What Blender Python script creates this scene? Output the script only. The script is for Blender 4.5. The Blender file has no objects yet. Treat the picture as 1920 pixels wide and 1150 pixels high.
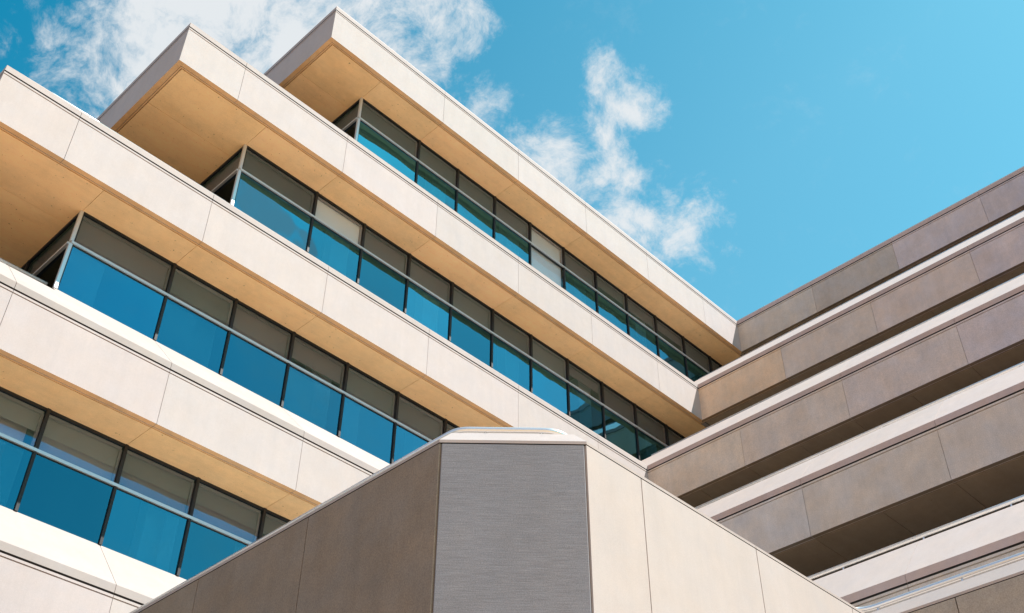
import bpy, bmesh, math, random
from mathutils import Vector, Matrix
random.seed(7)
C = bpy.context.scene.collection
EYE = 1.6                      # camera height above the ground

# ------------------------------------------------------------------ camera
FPX = 2141.97; PIT = math.radians(40.637); HD = math.radians(44.229); ROL = math.radians(0.317)
hd = Vector((math.cos(HD), math.sin(HD), 0)); rt = Vector((math.sin(HD), -math.cos(HD), 0)); zz = Vector((0, 0, 1))
FW = hd*math.cos(PIT) + zz*math.sin(PIT); UP0 = -hd*math.sin(PIT) + zz*math.cos(PIT)
RT = rt*math.cos(ROL) + UP0*math.sin(ROL); UP = -rt*math.sin(ROL) + UP0*math.cos(ROL)
cd = bpy.data.cameras.new('camera'); cam = bpy.data.objects.new('camera', cd); C.objects.link(cam)
cd.sensor_fit = 'HORIZONTAL'; cd.sensor_width = 36; cd.lens = FPX/1920*36; cd.clip_start = .1; cd.clip_end = 5000
cam.matrix_world = Matrix(((RT.x, UP.x, -FW.x, 0), (RT.y, UP.y, -FW.y, 0), (RT.z, UP.z, -FW.z, EYE), (0, 0, 0, 1)))
bpy.context.scene.camera = cam

# ------------------------------------------------------------------ light
SUN = Vector((.405, -.51, 1.0)).normalized()          # towards the sun
EXPOSURE = .85; SKY = .12; SUNP = 4.6
vs = bpy.context.scene.view_settings
vs.view_transform = 'Standard'; vs.look = 'None'; vs.gamma = 1; vs.exposure = EXPOSURE
sd = bpy.data.lights.new('sun', 'SUN'); sd.energy = SUNP; sd.angle = math.radians(.53); sd.color = (1, .97, .94)
so = bpy.data.objects.new('sun', sd); C.objects.link(so); so.location = SUN*200
so.rotation_euler = SUN.to_track_quat('Z', 'Y').to_euler()

def px_dir(x, y):
    return (FW + RT*((x-960)/FPX) - UP*((y-575)/FPX)).normalized()

w = bpy.data.worlds.new('World'); bpy.context.scene.world = w; w.use_nodes = True
N = w.node_tree.nodes; L = w.node_tree.links; N.clear()
def nd(t, **k):
    n = N.new(t)
    for a, b in k.items(): setattr(n, a, b)
    return n
def mth(op, a, b=None, c=None, clamp=False):
    n = nd('ShaderNodeMath', operation=op, use_clamp=clamp)
    for i, v in enumerate((a, b, c)):
        if v is None: continue
        if isinstance(v, (int, float)): n.inputs[i].default_value = v
        else: L.new(v, n.inputs[i])
    return n.outputs[0]
def vmth(op, a, b):
    n = nd('ShaderNodeVectorMath', operation=op)
    for i, v in enumerate((a, b)):
        if isinstance(v, (tuple, Vector)): n.inputs[i].default_value = tuple(v)
        else: L.new(v, n.inputs[i])
    return n
tc = nd('ShaderNodeTexCoord')
sky = nd('ShaderNodeTexSky', sky_type='NISHITA', sun_disc=False)
sky.sun_elevation = math.asin(SUN.z); sky.sun_rotation = math.atan2(SUN.x, SUN.y)
sky.air_density = 1.0; sky.dust_density = .6; sky.ozone_density = 1.0
tint = nd('ShaderNodeMix', data_type='RGBA', blend_type='MULTIPLY'); tint.inputs[0].default_value = 1
L.new(sky.outputs[0], tint.inputs[6]); 
# the deep polarised blue away from the sun pales towards the sun's side
sx = nd('ShaderNodeSeparateXYZ'); L.new(tc.outputs['Generated'], sx.inputs[0])
gx = nd('ShaderNodeMapRange'); gx.inputs[1].default_value = .08; gx.inputs[2].default_value = .62; L.new(sx.outputs[0], gx.inputs[0])
gc = nd('ShaderNodeMix', data_type='RGBA'); L.new(gx.outputs[0], gc.inputs[0])
gc.inputs[6].default_value = (.04, .82, .82, 1); gc.inputs[7].default_value = (.50, 1.16, .98, 1); 
gb = nd('ShaderNodeMapRange'); L.new(sx.outputs[0], gb.inputs[0]); gb.inputs[1].default_value = -.05; gb.inputs[2].default_value = -.45
gd = nd('ShaderNodeMix', data_type='RGBA'); L.new(gb.outputs[0], gd.inputs[0]); L.new(gc.outputs[2], gd.inputs[6]); gd.inputs[7].default_value = (.85, .86, .88, 1)  # neutral tint added to the unseen sky, to warm the walls facing it
L.new(gd.outputs[2], tint.inputs[7])
# clouds: blobs at directions on the sky, torn by noise
nz = nd('ShaderNodeTexNoise'); nz.inputs['Scale'].default_value = 5; nz.inputs['Detail'].default_value = 6; nz.inputs['Roughness'].default_value = .6
L.new(tc.outputs['Generated'], nz.inputs['Vector'])
off = vmth('SUBTRACT', nz.outputs['Color'], (.5, .5, .5)); off2 = vmth('MULTIPLY', off.outputs[0], (.05, .05, .05))
wp = vmth('ADD', tc.outputs['Generated'], off2.outputs[0]).outputs[0]
blobs = [ # px, py, radius px, weight
 (470, 40, 460, 1.25), (640, -10, 320, 1.15), (330, 170, 320, 1.0), (560, 100, 280, 1.1), (160, 60, 200, .6), (230, 230, 200, .7), (90, 150, 110, .4),
 (810, 40, 170, .85), (880, 20, 90, .6), (760, 100, 120, .55), (910, 205, 120, .85), (950, 250, 80, .6),
 (1128, 140, 80, .75), (1180, 190, 100, 1.0), (1120, 240, 100, .85), (1040, 275, 120, .95), (990, 310, 80, .6),
 (1100, 340, 120, .75), (1180, 330, 120, .8), (1130, 410, 100, .65), (1210, 410, 165, .98), (1280, 455, 130, .95), (1335, 400, 70, .6), (1350, 475, 70, .55), (1381, 345, 24, .6)]
acc = None
for x, y, r, wt in blobs:
    c = px_dir(x, y)
    d = vmth('DISTANCE', wp, c).outputs['Value']
    v = mth('MULTIPLY', mth('SUBTRACT', 1, mth('DIVIDE', d, r/FPX), clamp=True), wt)
    acc = v if acc is None else mth('SMOOTH_MAX', acc, v, .08)
# a few clouds in the part of the sky behind the camera that the window glass mirrors
for (x, y, r, wt) in [(452, 396, 72, 2.2), (505, 428, 55, 2.0), (560, 462, 40, 1.8), (845, 395, 40, 1.2)]:
    c = px_dir(x, y); c = Vector((c.x, -c.y, c.z))
    d = vmth('DISTANCE', wp, c).outputs['Value']
    acc = mth('MAXIMUM', acc, mth('MULTIPLY', mth('SUBTRACT', 1, mth('DIVIDE', d, r/FPX), clamp=True), wt))
fb = nd('ShaderNodeTexNoise'); fb.inputs['Scale'].default_value = 20; fb.inputs['Detail'].default_value = 12; fb.inputs['Roughness'].default_value = .69
fb.inputs['Distortion'].default_value = .25
mp = nd('ShaderNodeMapping'); mp.inputs['Scale'].default_value = (1.1, .9, 1.0)
L.new(wp, mp.inputs['Vector']); L.new(mp.outputs[0], fb.inputs['Vector'])
acc = mth('SUBTRACT', acc, .03, clamp=True)
dens = mth('ADD', mth('MULTIPLY', acc, 1.55), mth('MULTIPLY', mth('SUBTRACT', fb.outputs[0], .5), 4.3))
mr = nd('ShaderNodeMapRange', interpolation_type='SMOOTHSTEP'); mr.inputs[1].default_value = .22; mr.inputs[2].default_value = 1.65
L.new(dens, mr.inputs[0])
gate = mth('MULTIPLY', acc, 6, clamp=True)
cov = mth('MULTIPLY', mth('MULTIPLY', mr.outputs[0], gate), .93)
cn = nd('ShaderNodeTexNoise'); cn.inputs['Scale'].default_value = 4.5; cn.inputs['Detail'].default_value = 8; cn.inputs['Roughness'].default_value = .6; L.new(tc.outputs['Generated'], cn.inputs['Vector'])
cr_ = nd('ShaderNodeMapRange', interpolation_type='SMOOTHSTEP'); cr_.inputs[1].default_value = .47; cr_.inputs[2].default_value = .80; L.new(cn.outputs[0], cr_.inputs[0])
by = nd('ShaderNodeMapRange'); L.new(sx.outputs[1], by.inputs[0]); by.inputs[1].default_value = -.02; by.inputs[2].default_value = -.15
cov = mth('MAXIMUM', cov, mth('MULTIPLY', mth('MULTIPLY', cr_.outputs[0], by.outputs[0]), .5))
cm = nd('ShaderNodeMix', data_type='RGBA'); L.new(cov, cm.inputs[0]); L.new(tint.outputs[2], cm.inputs[6])
CLOUD = 4.0
cm.inputs[7].default_value = (CLOUD*.97, CLOUD*1.0, CLOUD*1.02, 1)
bg = nd('ShaderNodeBackground'); bg.inputs[1].default_value = SKY; L.new(cm.outputs[2], bg.inputs[0])
wo = nd('ShaderNodeOutputWorld'); L.new(bg.outputs[0], wo.inputs[0])

# ------------------------------------------------------------------ materials
def material(name):
    m = bpy.data.materials.new(name); m.use_nodes = True
    nt = m.node_tree; nt.nodes.clear()
    o = nt.nodes.new('ShaderNodeOutputMaterial')
    return m, nt, o
def concrete(name, fine=90, grain=.10, blotch=.10, bump=.25, rough=.85, stretch=None, stain=None, gain=None, drift=1.0):
    """precast concrete; the panel's own tint comes from its object colour"""
    m, nt, o = material(name); n = nt.nodes; l = nt.links
    p = n.new('ShaderNodeBsdfPrincipled'); p.inputs['Roughness'].default_value = rough; p.inputs['Specular IOR Level'].default_value = .25
    l.new(p.outputs[0], o.inputs[0])
    t = n.new('ShaderNodeTexCoord'); oi = n.new('ShaderNodeObjectInfo')
    vec = t.outputs['Object']
    def noise(s, d, r=.6, v=vec):
        q = n.new('ShaderNodeTexNoise'); q.inputs['Scale'].default_value = s; q.inputs['Detail'].default_value = d; q.inputs['Roughness'].default_value = r
        l.new(v, q.inputs['Vector']); return q
    def rng(v, lo, hi, a=.3, b=.7):
        q = n.new('ShaderNodeMapRange'); q.inputs[1].default_value = a; q.inputs[2].default_value = b; q.inputs[3].default_value = lo; q.inputs[4].default_value = hi
        l.new(v, q.inputs[0]); return q.outputs[0]
    f = noise(fine, 4, .7); b = noise(1.3, 6, .62)
    b2 = noise(6, 5, .65)
    def mul(a, c):
        q = n.new('ShaderNodeMath'); q.operation = 'MULTIPLY'; l.new(a, q.inputs[0]); l.new(c, q.inputs[1]); return q.outputs[0]
    k = mul(mul(rng(f.outputs[0], 1-grain, 1+grain), rng(b.outputs[0], 1-blotch, 1+blotch)), rng(b2.outputs[0], 1-blotch*.6, 1+blotch*.6))
    h = f.outputs[0]
    if stretch:
        mpn = n.new('ShaderNodeMapping'); mpn.inputs['Scale'].default_value = stretch[0]; l.new(vec, mpn.inputs['Vector'])
        s = noise(stretch[1], 5, .75, mpn.outputs[0]); k = mul(k, rng(s.outputs[0], 1-stretch[2], 1+stretch[2], .3, .7))
        if stretch[0][2] > 5: h = s.outputs[0]
    vm = n.new('ShaderNodeVectorMath'); vm.operation = 'SCALE'; l.new(oi.outputs['Color'], vm.inputs[0]); l.new(k, vm.inputs['Scale'])
    col = vm.outputs[0]
    if gain:
        gm_ = n.new('ShaderNodeVectorMath'); gm_.operation = 'MULTIPLY'; l.new(col, gm_.inputs[0]); gm_.inputs[1].default_value = gain; col = gm_.outputs[0]
    # warm/cool drift
    wn = noise(2.2, 5, .6)
    mx = n.new('ShaderNodeMix'); mx.data_type = 'RGBA'; mx.blend_type = 'MULTIPLY'
    cr = n.new('ShaderNodeMix'); cr.data_type = 'RGBA'; cr.inputs[6].default_value = (1.05, 1, .93, 1); cr.inputs[7].default_value = (.96, 1, 1.05, 1)
    l.new(rng(wn.outputs[0], 0, 1, .35, .65), cr.inputs[0]); mx.inputs[0].default_value = drift
    l.new(col, mx.inputs[6]); l.new(cr.outputs[2], mx.inputs[7]); col = mx.outputs[2]
    if stain:   # sparse marks with a shape of their own
        sn = noise(stain[0], 3, .5); f2 = rng(sn.outputs[0], 0, stain[2], stain[1], stain[1]+.05)
        sm = n.new('ShaderNodeMix'); sm.data_type = 'RGBA'; l.new(f2, sm.inputs[0]); l.new(col, sm.inputs[6]); sm.inputs[7].default_value = stain[3]; col = sm.outputs[2]
    l.new(col, p.inputs['Base Color'])
    bp = n.new('ShaderNodeBump'); bp.inputs['Strength'].default_value = bump; bp.inputs['Distance'].default_value = .004
    l.new(h, bp.inputs['Height']); l.new(bp.outputs[0], p.inputs['Normal'])
    return m
def plain(name, col, rough=.5, metal=0., noise_amt=.08, scale=30):
    m, nt, o = material(name); n = nt.nodes; l = nt.links
    p = n.new('ShaderNodeBsdfPrincipled'); p.inputs['Roughness'].default_value = rough; p.inputs['Metallic'].default_value = metal
    l.new(p.outputs[0], o.inputs[0]); t = n.new('ShaderNodeTexCoord')
    q = n.new('ShaderNodeTexNoise'); q.inputs['Scale'].default_value = scale; q.inputs['Detail'].default_value = 4; l.new(t.outputs['Object'], q.inputs['Vector'])
    r = n.new('ShaderNodeMapRange'); r.inputs[3].default_value = 1-noise_amt; r.inputs[4].default_value = 1+noise_amt; l.new(q.outputs[0], r.inputs[0])
    v = n.new('ShaderNodeVectorMath'); v.operation = 'SCALE'; v.inputs[0].default_value = col; l.new(r.outputs[0], v.inputs['Scale']); l.new(v.outputs[0], p.inputs['Base Color'])
    return m
def glass(name, refl=(.095, .36, .53), through=(.22, .52, .60), fac=.60, rough=.0, wave=.012):
    m, nt, o = material(name); n = nt.nodes; l = nt.links
    g = n.new('ShaderNodeBsdfGlossy'); oi = n.new('ShaderNodeObjectInfo')
    vr = n.new('ShaderNodeMapRange'); l.new(oi.outputs['Random'], vr.inputs[0]); vr.inputs[3].default_value = .74; vr.inputs[4].default_value = 1.14
    vc = n.new('ShaderNodeVectorMath'); vc.operation = 'SCALE'; vc.inputs[0].default_value = refl; l.new(vr.outputs[0], vc.inputs['Scale']); l.new(vc.outputs[0], g.inputs['Color']); g.inputs['Roughness'].default_value = rough
    tr = n.new('ShaderNodeBsdfTransparent'); tr.inputs['Color'].default_value = (*through, 1)
    gi = n.new('ShaderNodeNewGeometry'); fm = n.new('ShaderNodeMapRange'); l.new(gi.outputs['Backfacing'], fm.inputs[0]); fm.inputs[3].default_value = fac; fm.inputs[4].default_value = 0
    tm = n.new('ShaderNodeMix'); tm.data_type = 'RGBA'; l.new(gi.outputs['Backfacing'], tm.inputs[0]); tm.inputs[6].default_value = (*through, 1); tm.inputs[7].default_value = (1, 1, 1, 1); l.new(tm.outputs[2], tr.inputs['Color'])
    mx = n.new('ShaderNodeMixShader'); l.new(fm.outputs[0], mx.inputs[0]); l.new(tr.outputs[0], mx.inputs[1]); l.new(g.outputs[0], mx.inputs[2]); l.new(mx.outputs[0], o.inputs[0])
    t = n.new('ShaderNodeTexCoord'); q = n.new('ShaderNodeTexNoise'); q.inputs['Scale'].default_value = .9; q.inputs['Detail'].default_value = 1.5; l.new(t.outputs['Object'], q.inputs['Vector'])
    b = n.new('ShaderNodeBump'); b.inputs['Strength'].default_value = 1; b.inputs['Distance'].default_value = wave; l.new(q.outputs[0], b.inputs['Height']); l.new(b.outputs[0], g.inputs['Normal'])
    return m
def blind_mat(name, col, slat=40):
    m, nt, o = material(name); n = nt.nodes; l = nt.links
    p = n.new('ShaderNodeBsdfPrincipled'); p.inputs['Roughness'].default_value = .6; l.new(p.outputs[0], o.inputs[0])
    t = n.new('ShaderNodeTexCoord'); wv = n.new('ShaderNodeTexWave'); wv.wave_type = 'BANDS'; wv.bands_direction = 'Z'; wv.inputs['Scale'].default_value = slat/3.14159/2*3.14159; wv.inputs['Distortion'].default_value = .3; wv.inputs['Detail'].default_value = 0
    l.new(t.outputs['Object'], wv.inputs['Vector'])
    q = n.new('ShaderNodeMix'); q.data_type = 'RGBA'; l.new(wv.outputs['Fac'], q.inputs[0]); q.inputs[6].default_value = (*[c*.55 for c in col], 1); q.inputs[7].default_value = (*col, 1); oi = n.new('ShaderNodeObjectInfo'); vr = n.new('ShaderNodeMapRange'); l.new(oi.outputs['Random'], vr.inputs[0]); vr.inputs[3].default_value = .7; vr.inputs[4].default_value = 1.15
    vc = n.new('ShaderNodeVectorMath'); vc.operation = 'SCALE'; l.new(q.outputs[2], vc.inputs[0]); l.new(vr.outputs[0], vc.inputs['Scale']); l.new(vc.outputs[0], p.inputs['Base Color'])
    return m
M = {}
ST = (14, .80, .35, (.3, .26, .22, 1))
M['face'] = concrete('precast_concrete', grain=.07, blotch=.035, drift=.3, stain=ST, stretch=((2.6, 2.6, .3), 1.3, .035))
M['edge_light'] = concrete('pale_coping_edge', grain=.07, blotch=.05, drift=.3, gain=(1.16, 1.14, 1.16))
M['edge'] = concrete('lower_coping_edge', grain=.07, blotch=.06, drift=.3, gain=(.98, .97, .98))  # coping face of the lower bands, a touch darker than its sill
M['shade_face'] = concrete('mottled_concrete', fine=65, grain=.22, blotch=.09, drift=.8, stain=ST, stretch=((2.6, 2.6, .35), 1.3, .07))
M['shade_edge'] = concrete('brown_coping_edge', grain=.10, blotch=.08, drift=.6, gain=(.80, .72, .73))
M['underside'] = concrete('warm_bounce_drip_edge', grain=.10, blotch=.12, gain=(1.55, 1.12, .62))  # warm bounce glow put into the underside colour of the same concrete
M['underside_shade'] = concrete('shade_drip_edge', grain=.10, blotch=.12, gain=(.46, .42, .36))  # same underside on the right wing, with shade put into the colour
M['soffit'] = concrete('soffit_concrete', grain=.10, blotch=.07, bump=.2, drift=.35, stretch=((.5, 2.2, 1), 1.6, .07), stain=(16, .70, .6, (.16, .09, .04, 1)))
M['ribbed'] = concrete('ribbed_concrete', fine=105, grain=.24, blotch=.05, bump=.35, drift=.25, stretch=((1.6, 1.6, 45), 2.6, .20))
M['sealant'] = plain('joint_sealant', (.28, .25, .23), .9)
M['core'] = plain('dark_core', (.045, .04, .037), .9)
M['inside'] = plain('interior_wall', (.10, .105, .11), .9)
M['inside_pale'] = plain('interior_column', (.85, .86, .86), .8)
M['alu'] = plain('pale_aluminium', (.62, .66, .70), .38, .55, .05)
M['dark'] = plain('dark_frame', (.010, .011, .013), .6, .0)
M['steel'] = plain('rail_steel', (.80, .79, .77), .25, .6, .05)
M['glass_low'] = glass('blue_glass')
M['glass_low2'] = glass('teal_glass', refl=(.085, .335, .44), through=(.22, .52, .60), fac=.60, wave=.012)
M['glass_up'] = glass('blue_glass_upper', fac=.38, refl=(.15, .38, .56), through=(.92, .84, .84))
M['glass_side'] = glass('dark_side_glass', refl=(.10, .15, .20), through=(.10, .12, .14), fac=.35)
M['glass_clear'] = glass('pale_glass', fac=.12, refl=(.3, .62, .8), through=(1, 1, 1))
M['blind_grey'] = blind_mat('grey_blind', (.42, .375, .38))
M['blind_pale'] = blind_mat('pale_blind', (.50, .50, .47))
M['blind_white'] = blind_mat('white_blind', (.92, .94, .97))

# ------------------------------------------------------------------ mesh helpers
TH = {}
def thing(name, label, cat, loc):
    o = bpy.data.objects.new(name, None); C.objects.link(o); o.location = loc; o.empty_display_size = .5
    o['label'] = label; o['category'] = cat; TH[o.name] = o
    return o
def root_of(o):
    while o.parent: o = o.parent
    return o
def link(name, bm, mats, parent, color=None, smooth=False, label=None):
    me = bpy.data.meshes.new(name)
    if parent is not None:
        r = root_of(parent); bmesh.ops.translate(bm, verts=bm.verts, vec=-Vector(r.location))
    bmesh.ops.recalc_face_normals(bm, faces=bm.faces)
    bm.to_mesh(me); bm.free()
    for m in (mats if isinstance(mats, (list, tuple)) else [mats]): me.materials.append(m)
    o = bpy.data.objects.new(name, me); C.objects.link(o); o.parent = parent
    if color: o.color = (*color, 1)
    if smooth:
        for p in me.polygons: p.use_smooth = True
    if label: o['label'] = label
    return o
def box(bm, x0, x1, y0, y1, z0, z1, mi=0):
    vs_ = [bm.verts.new((x, y, z+EYE)) for z in (z0, z1) for x, y in ((x0, y0), (x1, y0), (x1, y1), (x0, y1))]
    for q in ((3, 2, 1, 0), (4, 5, 6, 7), (0, 1, 5, 4), (1, 2, 6, 5), (2, 3, 7, 6), (3, 0, 4, 7)):
        f = bm.faces.new([vs_[i] for i in q]); f.material_index = mi
def mitre(path):
    """inward offset direction at every vertex of an XY path (inside is on its left)"""
    out = []
    nrm = []
    for a, b in zip(path[:-1], path[1:]):
        d = (Vector(b)-Vector(a)).normalized(); nrm.append(Vector((-d.y, d.x)))
    for i in range(len(path)):
        if i == 0: out.append(nrm[0])
        elif i == len(path)-1: out.append(nrm[-1])
        else:
            a, b = nrm[i-1], nrm[i]; s = a+b; out.append(s*(2/ (s.length_squared)) if s.length_squared > 1e-9 else a)
    return out
def sweep(bm, path, prof, zt, off=None, down_mat=None, last1=False):
    """closed profile [(inward, z)] swept along an XY path with mitred corners"""
    off = off or mitre(path)
    rings = []
    for p, o in zip(path, off):
        rings.append([bm.verts.new((p[0]+o.x*d, p[1]+o.y*d, zt+z+EYE)) for d, z in prof])
    n = len(prof)
    for a, b in zip(rings[:-1], rings[1:]):
        for i in range(n):
            j = (i+1) % n
            f = bm.faces.new((a[i], a[j], b[j], b[i]))
            if down_mat is not None and abs(prof[i][1]-prof[j][1]) < 1e-6 and prof[i][1] < down_mat: f.material_index = 1
            if last1 and i == n-1: f.material_index = 1
            if last1 and i == n-2: f.material_index = 2  # coping underside coloured dark, painting the groove's shade
    for r in (rings[0], rings[-1]):
        f = bm.faces.new(r)
def tube(bm, pts, r, seg=12):
    rings = []
    for i, p in enumerate(pts):
        p = Vector(p); a = Vector(pts[max(i-1, 0)]); b = Vector(pts[min(i+1, len(pts)-1)])
        t = (b-a).normalized(); u = t.cross(Vector((0, 0, 1)))
        u = u.normalized() if u.length > 1e-4 else Vector((1, 0, 0)); v = t.cross(u)
        rings.append([bm.verts.new(p+u*(r*math.cos(2*math.pi*k/seg))+v*(r*math.sin(2*math.pi*k/seg))) for k in range(seg)])
    for a, b in zip(rings[:-1], rings[1:]):
        for k in range(seg): bm.faces.new((a[k], a[(k+1) % seg], b[(k+1) % seg], b[k]))
    bm.faces.new(rings[0]); bm.faces.new(rings[-1])

# ------------------------------------------------------------------ the building's measures (metres, heights from the eye)
S = 4.073; MOD = 2.808; BAY = MOD/2
B = 14.717; WB = 15.63
def ZT(k): return 24-S*(k-1)
E_ = {1: 8.852, 2: 5.498, 3: 2.687, 4: -.12, 5: -2.93, 6: -5.74}
A_ = {k: 25.672-2.7945*(k-1) for k in range(1, 7)}
WE = {k: 10.57-2.795*(k-1) for k in range(1, 7)}
J0 = 4.115
FH = 1.245
YB = 27.0; YF = -12.0
GAP = .008; GV = -.128

face_prof = [(0, -.163), (0, -.200), (.03, -.201), (.03, -.219), (.004, -.220), (.004, -FH), (.108, -FH), (.108, -FH+.02), (.122, -FH+.02), (.122, -FH-.0), (.150, -FH), (.150, -FH+.02), (.166, -FH+.02), (.166, -.163)]
cope_face = [(0, 0), (0, -.13), (.10, -.13)]
def cope_prof(kind):
    if kind == 'roof': return [(0, 0), (.02, .055), (.45, .055), (.45, GV), (0, GV)]
    if kind == 'window': return [(0, 0), (.905, .985), (.905, -.02), (.10, GV), (0, GV)]
    return [(0, 0), (.76, .83), (1.12, .83), (1.12, -.02), (.10, GV), (0, GV)]

WARM = (.49, .42, .39)
def jit(c, a=.03):
    k = 1+random.uniform(-a, a); return (c[0]*k*(1+random.uniform(-a, a)*.3), c[1]*k, c[2]*k*(1+random.uniform(-a, a)*.4))

left = thing('office_building', 'pale concrete building in full sun with stepped balcony corners and ribbons of blue glass windows', 'building', (E_[3], B, 0))
right = thing('office_building', 'shaded brown concrete wing at right with white sloped ledges and steel pipe rails', 'building', (A_[5], B, 0))
low = thing('low_building', 'low concrete block in front with a grey ribbed face cutting its corner', 'building', (5.912, 6.69, 0))

def joints(lo, hi, start, step, tol=.15):
    n0 = math.ceil((lo+tol-start)/step); out = [lo]
    while start+n0*step < hi-tol: out.append(start+n0*step); n0 += 1
    return out+[hi]

# ---- left building: bands
for k in range(1, 7):
    e, a, zt = E_[k], A_[k], ZT(k)
    full = [(e, YB), (e, B), (a, B), (a, YF)]
    offs = mitre(full)
    js = joints(e, a, J0, MOD, .9 if k < 3 else .2)
    jy = joints(B, YB, B+2.808+.9, MOD, 1.0)
    def pieces():
        """panels of the band: (path, offsets) each with its open ends shortened by half a joint"""
        g = GAP/2; nx = Vector((0, 1)); ny = Vector((1, 0))
        # the corner panel wraps round the end of the balcony
        yield [(e, jy[1]-g), (e, B), (js[1]-g, B)], [ny, offs[1], nx]
        for y0, y1 in zip(jy[1:-1], jy[2:]): yield [(e, y1-g), (e, y0+g)], [ny, ny]
        for i, (x0, x1) in enumerate(zip(js[1:-1], js[2:])):
            last = i == len(js)-3
            yield [(x0+g, B), (x1 if last else x1-g, B)], [nx, offs[2] if last else nx]
    for pth, of in pieces():
        col = jit(WARM, .035)
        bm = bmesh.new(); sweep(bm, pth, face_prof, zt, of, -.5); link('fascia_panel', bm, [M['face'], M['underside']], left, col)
        # coping / sloped sill over the band
        segs = []
        if k == 1: segs = [(pth, of, 'roof')]
        else:
            wx = WE[k-1]
            xs = [p[0] for p in pth]
            if len(pth) == 3:
                if xs[2] > wx+.1: segs = [([pth[0], pth[1], (wx-.03, B)], [of[0], of[1], Vector((0, 1))], 'terrace'), ([(wx-.03, B), pth[2]], [Vector((0, 1)), of[2]], 'window')]
                else: segs = [(pth, of, 'terrace')]
            elif abs(pth[0][1]-pth[1][1]) > .1: segs = [(pth, of, 'terrace')]
            elif xs[0] >= wx-.05: segs = [(pth, of, 'window')]
            elif xs[1] <= wx: segs = [(pth, of, 'terrace')]
            else: segs = [([pth[0], (wx-.03, B)], of, 'terrace'), ([(wx-.03, B), pth[1]], [Vector((0, 1)), of[1]], 'window')]
        for sp, so_, kind in segs:
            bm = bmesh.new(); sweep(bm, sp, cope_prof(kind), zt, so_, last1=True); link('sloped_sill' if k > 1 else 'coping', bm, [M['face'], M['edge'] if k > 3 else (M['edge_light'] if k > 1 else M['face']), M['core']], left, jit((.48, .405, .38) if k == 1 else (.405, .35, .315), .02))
    # dark core behind the panels (shows only as the joints)
    bm = bmesh.new(); box(bm, e+.045, A_[k]+(3.6 if k < 6 else 1), B+.045, YB, zt-FH+.035, zt-.25, 0); box(bm, e+.05, A_[k]+(3.55 if k < 6 else .9), B+.05, YB-.05, zt-.25, zt-.025, 1); link('floor_slab', bm, [M['sealant'], M['core']], left)
    # soffit panels
    we = WE[k]
    d0 = .17
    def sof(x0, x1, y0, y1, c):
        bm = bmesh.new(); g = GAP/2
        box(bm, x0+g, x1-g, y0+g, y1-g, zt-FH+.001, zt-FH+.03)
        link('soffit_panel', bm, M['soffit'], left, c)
    SC = (.95, .63, .33)  # orange bounce glow from below is part of this soffit colour
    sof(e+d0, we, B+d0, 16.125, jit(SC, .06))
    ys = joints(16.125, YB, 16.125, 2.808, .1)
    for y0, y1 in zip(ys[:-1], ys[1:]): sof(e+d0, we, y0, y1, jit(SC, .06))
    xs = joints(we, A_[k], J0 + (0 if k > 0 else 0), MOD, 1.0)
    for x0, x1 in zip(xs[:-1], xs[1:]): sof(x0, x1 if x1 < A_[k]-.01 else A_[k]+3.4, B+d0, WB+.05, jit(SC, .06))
link_roof = bmesh.new(); box(link_roof, E_[1]+.4, A_[1]+8, B+.4, YB, ZT(1)-.02, ZT(1)+.03); link('roof', link_roof, M['core'], left)

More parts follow.
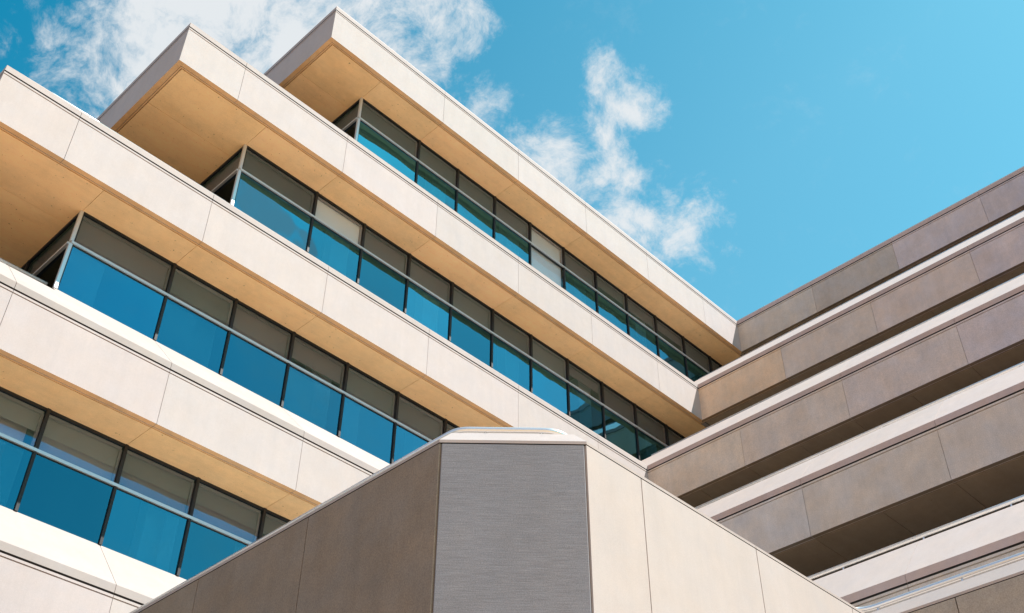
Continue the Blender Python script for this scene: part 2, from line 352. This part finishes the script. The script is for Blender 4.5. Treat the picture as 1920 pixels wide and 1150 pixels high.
# ---- left building: windows
def glass_box(bm, x0, x1, y, z0, z1, th=.012): box(bm, x0, x1, y, y+th, z0, z1)
white_up = {(1, 4), (2, 1)}; white_low = {(1, 4)}
for k in range(1, 6):
    zs = ZT(k+1)+.985; zh = ZT(k)-FH+.001; ztr = ZT(k+1)+2.055
    we = WE[k]
    mull = [we]
    x = J0; 
    while x < we+.9: x += BAY
    while x < A_[k]+2.6: mull.append(x); x += BAY
    mull.append(A_[k]+2.8)
    for i, (x0, x1) in enumerate(zip(mull[:-1], mull[1:])):
        bm = bmesh.new()
        # mullion on the right edge of the bay, head, transom, bottom bead
        if i < len(mull)-2:
            box(bm, x1-.024, x1+.024, WB-.035, WB+.07, zs, ztr-.031, 1); box(bm, x1-.028, x1+.028, WB-.045, WB+.07, ztr+.031, zh-.001, 1)
        box(bm, x0+.03, x1-.03, WB-.03, WB+.07, zh-.045, zh-.001, 1)
        box(bm, x0+.05, x1-.05, WB+.02, WB+.06, zh-.10, zh-.052, 2)
        box(bm, x0, x1, WB-.042, WB+.05, ztr-.026, ztr+.026, 0)
        box(bm, x0+.03, x1-.03, WB-.01, WB+.05, ztr-.043, ztr-.027, 1)
        if i == 0:   # bright corner post
            box(bm, x0-.03, x0+.03, WB-.03, WB+.03, zs, ztr-.031, 0); box(bm, x0-.03, x0+.03, WB-.03, WB+.03, ztr+.031, zh-.001, 0)
            box(bm, x0+.031, x0+.055, WB-.01, WB+.05, zs, ztr-.05, 1); box(bm, x0+.031, x0+.06, WB-.01, WB+.05, ztr+.031, zh-.05, 1)
        # pale inner stop down the side of the upper light
        box(bm, x1-.075, x1-.030, WB+.02, WB+.06, ztr+.032, zh-.103, 2)
        wnd = link('window', bm, [M['alu'], M['dark'], M['frame_in'] if 'frame_in' in M else M['blind_grey']], left)
        wu = (k, i) in white_up; wl = (k, i) in white_low
        bm = bmesh.new(); box(bm, x0+.02, x1-.02, WB, WB+.012, ztr+.03, zh-.03); link('upper_pane', bm, M['glass_clear'] if wu else M['glass_up'], wnd)
        bm = bmesh.new(); box(bm, x0+.02, x1-.02, WB, WB+.012, zs+.002, ztr-.03); link('lower_pane', bm, M['glass_clear'] if wl else M['glass_low' if k < 4 else 'glass_low2'], wnd)
        if k > 2 and i % 3 != 2:
            cw = random.uniform(.32, .52); bm = bmesh.new(); xa = x0+.05 if i else x0+.06
            box(bm, xa if k == 3 else x1-.05-(x1-x0)*cw*.6, xa+(x1-x0)*cw if k == 3 else x1-.12, WB+.10, WB+.11, zs, ztr+.1); link('curtain', bm, M['blind_white'], wnd)
        bm = bmesh.new(); box(bm, x0+.05, x1-.05, WB+.075, WB+.085, (zs if wl else ztr-.02 if (wu or random.random() < .62) else ztr+random.uniform(.12, .4)), zh-.02)
        link('blind', bm, M['blind_white'] if wu else (M['blind_pale'] if (k == 4 and i < 4) else M['blind_grey']), wnd)
    # returns of the glazing round the balcony corner (facing left)
    ym = [WB] + [16.125+1.404*j for j in range(1, 8)]
    for i, (y0, y1) in enumerate(zip(ym[:-1], ym[1:])):
        bm = bmesh.new()
        box(bm, we-.05, we+.05, y0+.03, y1, ztr-.025, ztr+.025, 0)
        box(bm, we-.03, we+.06, y1-.02, y1+.02, zs-.2, ztr-.026, 1); box(bm, we-.03, we+.06, y1-.02, y1+.02, ztr+.026, zh-.001, 1)
        box(bm, we-.025, we+.06, y0+.03, y1-.021, zh-.06, zh-.002, 1)
        wnd = link('window', bm, [M['alu'], M['dark']], left)
        bm = bmesh.new(); box(bm, we, we+.012, y0+.02, y1-.01, ztr+.02, zh-.03); link('upper_pane', bm, M['glass_up'], wnd)
        bm = bmesh.new(); box(bm, we, we+.012, y0+.02, y1-.01, zs-.6, ztr-.02); link('lower_pane', bm, M['glass_side'], wnd)
        bm = bmesh.new(); box(bm, we+.08, we+.09, y0+.06, y1-.03, ztr, zh-.02); link('blind', bm, M['blind_grey'], wnd)
    # rooms behind the glass
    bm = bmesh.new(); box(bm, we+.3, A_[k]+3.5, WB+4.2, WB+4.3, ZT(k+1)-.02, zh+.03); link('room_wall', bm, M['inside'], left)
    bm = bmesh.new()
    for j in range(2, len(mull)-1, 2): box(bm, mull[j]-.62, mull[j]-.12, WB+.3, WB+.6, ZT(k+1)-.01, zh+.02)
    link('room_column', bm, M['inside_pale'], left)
    bm = bmesh.new(); box(bm, A_[k+1]+.9, A_[k]+2.8, WB-.02, WB+.1, ZT(k+1)-.02, zs-.002); link('upstand', bm, M['face'], left, WARM)
# handrail on the open end of each balcony
def rail(parent, pts, posts, z, zb):
    bm = bmesh.new(); tube(bm, [(p[0], p[1], z+EYE) for p in pts], .033); h = link('handrail', bm, M['steel'], parent, smooth=True)
    for (x, y, dx, dy) in posts:
        bm = bmesh.new(); box(bm, x-.011, x+.011, y-.011, y+.011, zb, z-.028)
        # small foot and the cleat that carries the pipe
        box(bm, x-.03*abs(dx)-.012, x+.03*abs(dx)+.012, y-.03*abs(dy)-.012, y+.03*abs(dy)+.012, zb, zb+.008)
        link('bracket', bm, M['alu'], h)
for k in range(2, 6):
    e, zt = E_[k], ZT(k)
    x1 = WE[k-1]-.12
    ps = []
    x = J0
    while x > e+1.2: x -= BAY
    while x < x1-.3:
        if x > e+1.1: ps.append((x, B+1.0, 0, 1))
        x += BAY
    ps += [(e+1.0, B+1.0+1.404*j, 1, 0) for j in range(1, 7)]
    r = .12
    arc = [(e+1.0+r-r*math.cos(t*math.pi/12), B+1.0+r-r*math.sin(t*math.pi/12)) for t in range(0, 7)]
    rail(left, [(e+1.0, YB-1)]+arc+[(x1, B+1.0)], ps, zt+1.055, zt+.825)

# ---- right wing
RC = {1: [(0.545, 0.468, 0.402), (0.454, 0.386, 0.331), (0.545, 0.453, 0.438), (0.508, 0.432, 0.427)],
      2: [(0.690, 0.514, 0.372), (0.572, 0.473, 0.407), (0.572, 0.468, 0.418), (0.554, 0.458, 0.447)],
      3: [(0.617, 0.499, 0.407), (0.572, 0.473, 0.412), (0.563, 0.468, 0.427), (0.563, 0.473, 0.468)],
      4: [(0.581, 0.464, 0.376), (0.563, 0.494, 0.453), (0.545, 0.464, 0.407), (0.554, 0.468, 0.418)],
      5: [(0.517, 0.443, 0.387)]*4}
for k in range(1, 6):
    a, zt = A_[k], ZT(k)
    offs = mitre([(0, B), (a, B), (a, YF)])
    jb = [B]+[B-MOD*j for j in range(1, 9)]+[YF]
    g = GAP/2; ny = Vector((1, 0))
    for i, (y0, y1) in enumerate(zip(jb[:-1], jb[1:])):
        pth = [(a, y0 if i == 0 else y0-g), (a, y1+g)]; of = [offs[1] if i == 0 else ny, ny]
        c = RC[k][min(i, 3)]; c = jit(c, .02)
        bm = bmesh.new(); sweep(bm, pth, face_prof, zt, of, -.5); link('fascia_panel', bm, [M['shade_face'], M['underside_shade']], right, c)
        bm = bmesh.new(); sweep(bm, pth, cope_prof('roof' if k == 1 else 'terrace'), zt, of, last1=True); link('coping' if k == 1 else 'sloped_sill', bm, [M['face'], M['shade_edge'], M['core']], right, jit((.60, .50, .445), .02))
    bm = bmesh.new(); box(bm, a+.045, A_[1]+8, YF, B+.045, zt-FH+.035, zt-.025); link('floor_slab', bm, M['core'], right)
    for j in range(-1, 19):
        y1 = B-BAY*j; y0 = y1-BAY
        if y0 < YF: break
        if j == -1: y1 = WB
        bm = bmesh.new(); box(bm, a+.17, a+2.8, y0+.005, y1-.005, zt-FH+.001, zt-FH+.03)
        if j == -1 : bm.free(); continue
        link('soffit_panel', bm, M['soffit'], right, jit((.34, .26, .19), .05))  # darker than the left soffits: weaker bounce put into the colour
    # recessed glazing of the storey under this band
    bm = bmesh.new(); z0 = ZT(k+1)-.02 if k < 5 else -EYE+.01
    box(bm, a+2.86, a+2.9, YF, WB, z0, zt-FH+.03, 1)
    y = B-BAY
    while y > YF: box(bm, a+2.80, a+2.855, y-.025, y+.025, z0, zt-FH, 0); y -= BAY
    link('window_wall', bm, [M['dark'], M['glass_low']], right)
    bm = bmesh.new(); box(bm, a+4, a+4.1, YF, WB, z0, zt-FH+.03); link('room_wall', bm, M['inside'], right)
    if k > 1:
        ps = [(a+1.0, B-BAY*j, 1, 0) for j in range(1, 18) if B-BAY*j > YF]
        rail(right, [(a+1.0, B+.55), (a+1.0, YF)], ps, zt+1.03, zt+.825)
    bm = bmesh.new(); box(bm, a+.5, A_[1]+8, YF-.01, YF+.2, (ZT(k+1) if k < 5 else -EYE+.01), zt-FH+.02); link('end_wall', bm, M['face'], right, WARM)
bm = bmesh.new(); box(bm, A_[1]+.4, A_[1]+8, YF+.2, B+.4, ZT(1)-.02, ZT(1)+.03); link('roof', bm, M['core'], right)

# ------------------------------------------------------------------ low block in front
TA, TB, TC, TZ, A6 = 5.912, 5.719, .971, 6.0, 12.098
Y6 = -8.0; YL = 14.3
pp = [(TA, YL), (TA, TB+TC), (TA+TC, TB), (A6, TB), (A6, Y6)]
po = mitre(pp)
cope = [(0, 0), (.24, .24), (.52, .24), (.52, -.032), (0, -.032)]
wallp = [(.003, -.041), (.003, -TZ-EYE), (.20, -TZ-EYE), (.20, -.041)]
nL = Vector((1, 0)); nC = Vector((1, 1)).normalized(); nR = Vector((0, 1))
LC = (.33, .29, .25)
def pan(pth, of, c, lab=None):
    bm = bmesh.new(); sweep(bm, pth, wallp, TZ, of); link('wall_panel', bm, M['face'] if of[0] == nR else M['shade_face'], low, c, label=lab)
g = .006
for y0, y1 in ((TB+TC, 8.641), (8.641, 10.598), (10.598, 12.555), (12.555, YL)):
    first = y0 < 7
    pan([(TA, y1-g), (TA, y0 if first else y0+g)], [nL, nL], jit((.27, .215, .165), .03))  # shade put into the colour: darker than the sunlit wall
for x0, x1 in ((TA+TC, 7.687), (7.687, 9.614), (9.614, 11.528), (11.528, A6)):
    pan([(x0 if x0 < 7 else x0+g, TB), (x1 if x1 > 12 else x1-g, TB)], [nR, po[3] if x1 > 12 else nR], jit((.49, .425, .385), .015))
yy = [TB, 4.737]
while yy[-1] > Y6: yy.append(yy[-1]-1.93)
for i, (y0, y1) in enumerate(zip(yy[:-1], yy[1:])):
    pan([(A6, y0 if i == 0 else y0-g), (A6, y1+g)], [po[3] if i == 0 else nL, nL], jit((.36, .315, .265), .04))  # also coloured darker for facing away from the sun
# coping pieces
def cop(pth, of, m=None): bm = bmesh.new(); sweep(bm, pth, cope, TZ, of, last1=True); link('coping', bm, [M['face'], m or M['face'], M['core']], low, jit((.44, .375, .34), .02))
cop([(TA, YL), (TA, 10.6), ], [nL, nL]); cop([(TA, 10.594), pp[1]], [nL, po[1]]); cop([pp[1], pp[2]], [po[1], po[2]], M['edge_light'])
cop([pp[2], (9.611, TB)], [po[2], nR]); cop([(9.617, TB), pp[3]], [nR, po[3]]); cop([pp[3], (A6, .9)], [po[3], nL]); cop([(A6, .893), (A6, Y6)], [nL, nL])
# chamfered corner: recessed backing, then the proud ribbed panel with bevelled edges
def ch(t, d): # t along the chamfer, d inward
    u = Vector((1, -1)).normalized(); p = Vector((TA, TB+TC))+u*t+nC*d; return (p.x, p.y)
CL = TC*math.sqrt(2)
bm = bmesh.new()
sweep(bm, [ch(.0, 0), ch(CL, 0)], [(.045, -.041), (.045, -TZ-EYE), (.2, -TZ-EYE), (.2, -.041)], TZ, [nC, nC]); link('corner_backing', bm, M['face'], low, (.40, .36, .30))
bm = bmesh.new(); z1 = TZ-.046+EYE; prof = [(.024, .04), (.024, .006), (.030, 0), (CL-.030, 0), (CL-.024, .006), (CL-.024, .04)]
lo = [bm.verts.new((*ch(t, d), 0.01)) for t, d in prof]; hi = [bm.verts.new((*ch(t, d), z1)) for t, d in prof]
for i in range(6):
    j = (i+1) % 6; f = bm.faces.new((lo[i], lo[j], hi[j], hi[i])); f.material_index = 0 if i == 2 else 1
bm.faces.new(lo); bm.faces.new(hi)
link('ribbed_panel', bm, [M['ribbed'], M['face']], low, (.285, .278, .295))
bm = bmesh.new()   # flat roof behind the parapet
rp = [(TA+.5, YL), (TA+.5, TB+TC+.2), (TA+TC+.2, TB+.5), (A6+.5, TB+.5), (A6+.5, Y6), (A6+2.0, Y6), (A6+2.0, YL)]
v0 = [bm.verts.new((x, y, TZ-.15+EYE)) for x, y in rp]; v1 = [bm.verts.new((x, y, TZ-.05+EYE)) for x, y in rp]
bm.faces.new(v0); bm.faces.new(v1)
for i in range(len(rp)):
    j = (i+1) % len(rp); bm.faces.new((v0[i], v0[j], v1[j], v1[i]))
link('roof', bm, M['face'], low, (.5, .46, .42))
# pipe rail round the parapet, with rounded bends
def bend(pts, r):
    out = [pts[0]]
    for a, b, c in zip(pts[:-2], pts[1:-1], pts[2:]):
        a, b, c = Vector(a), Vector(b), Vector(c); d1 = (a-b).normalized(); d2 = (c-b).normalized()
        ang = d1.angle(d2); tl = r/math.tan(ang/2)
        p1 = b+d1*tl; p2 = b+d2*tl
        for s in range(9):
            t = s/8; out.append(tuple(p1*(1-t)**2+b*2*t*(1-t)+p2*t**2))
    return out+[pts[-1]]
RO = .35
rp = [(p[0]+o.x*RO, p[1]+o.y*RO) for p, o in zip(pp, po)]
rp[3] = (rp[3][0], TB+.43); rp[2] = (rp[2][0]-.08, TB+.43)
rp[0] = (rp[0][0], YL-.3)
posts = []
u = Vector((1, -1)).normalized(); base = Vector((6.462, 6.642))
for j in (0, 1): q = base+u*(j*.545); posts.append((q.x, q.y, 0, 1))
for j in range(0, 12): posts.append((A6+RO, 4.73-1.11*j+1.11, 1, 0))
for j in range(1, 5): posts.append((TA+RO, 6.9+1.11*j, 1, 0)); posts.append((7.0+1.11*j, TB+.43, 0, 1))
rail(low, bend(rp, .30), posts, TZ+.35, TZ+.238)

# ------------------------------------------------------------------ ground
bm = bmesh.new()
for x0, x1, y0, y1 in ((-400, 400, -400, 400),):
    v = [bm.verts.new(p) for p in ((x0, y0, 0), (x1, y0, 0), (x1, y1, 0), (x0, y1, 0))]; bm.faces.new(v)
gm, nt, o = material('bounce_paving'); n = nt.nodes; l = nt.links
p = n.new('ShaderNodeBsdfPrincipled'); p.inputs['Roughness'].default_value = .9; l.new(p.outputs[0], o.inputs[0])
t = n.new('ShaderNodeTexCoord'); bt = n.new('ShaderNodeTexBrick'); bt.inputs['Scale'].default_value = 4
bt.inputs['Color1'].default_value = (.60, .33, .14, 1); bt.inputs['Color2'].default_value = (.53, .29, .12, 1); bt.inputs['Mortar'].default_value = (.38, .28, .18, 1)  # orange made up for the unseen ground, to bounce warm light upwards
l.new(t.outputs['Object'], bt.inputs['Vector']); l.new(bt.outputs[0], p.inputs['Base Color'])
gr = link('ground', bm, gm, None); gr['kind'] = 'structure'
bm = bmesh.new(); v = [bm.verts.new(p) for p in ((-300, 6, .004), (2.5, 6, .004), (2.5, 300, .004), (-300, 300, .004))]; bm.faces.new(v)  # unseen dark sheet added to cut ground bounce under the balcony ends
absorber = link('bounce_absorber', bm, plain('absorber_dark', (.055, .052, .05), .9, 0, .3, 12), None); absorber['kind'] = 'structure'
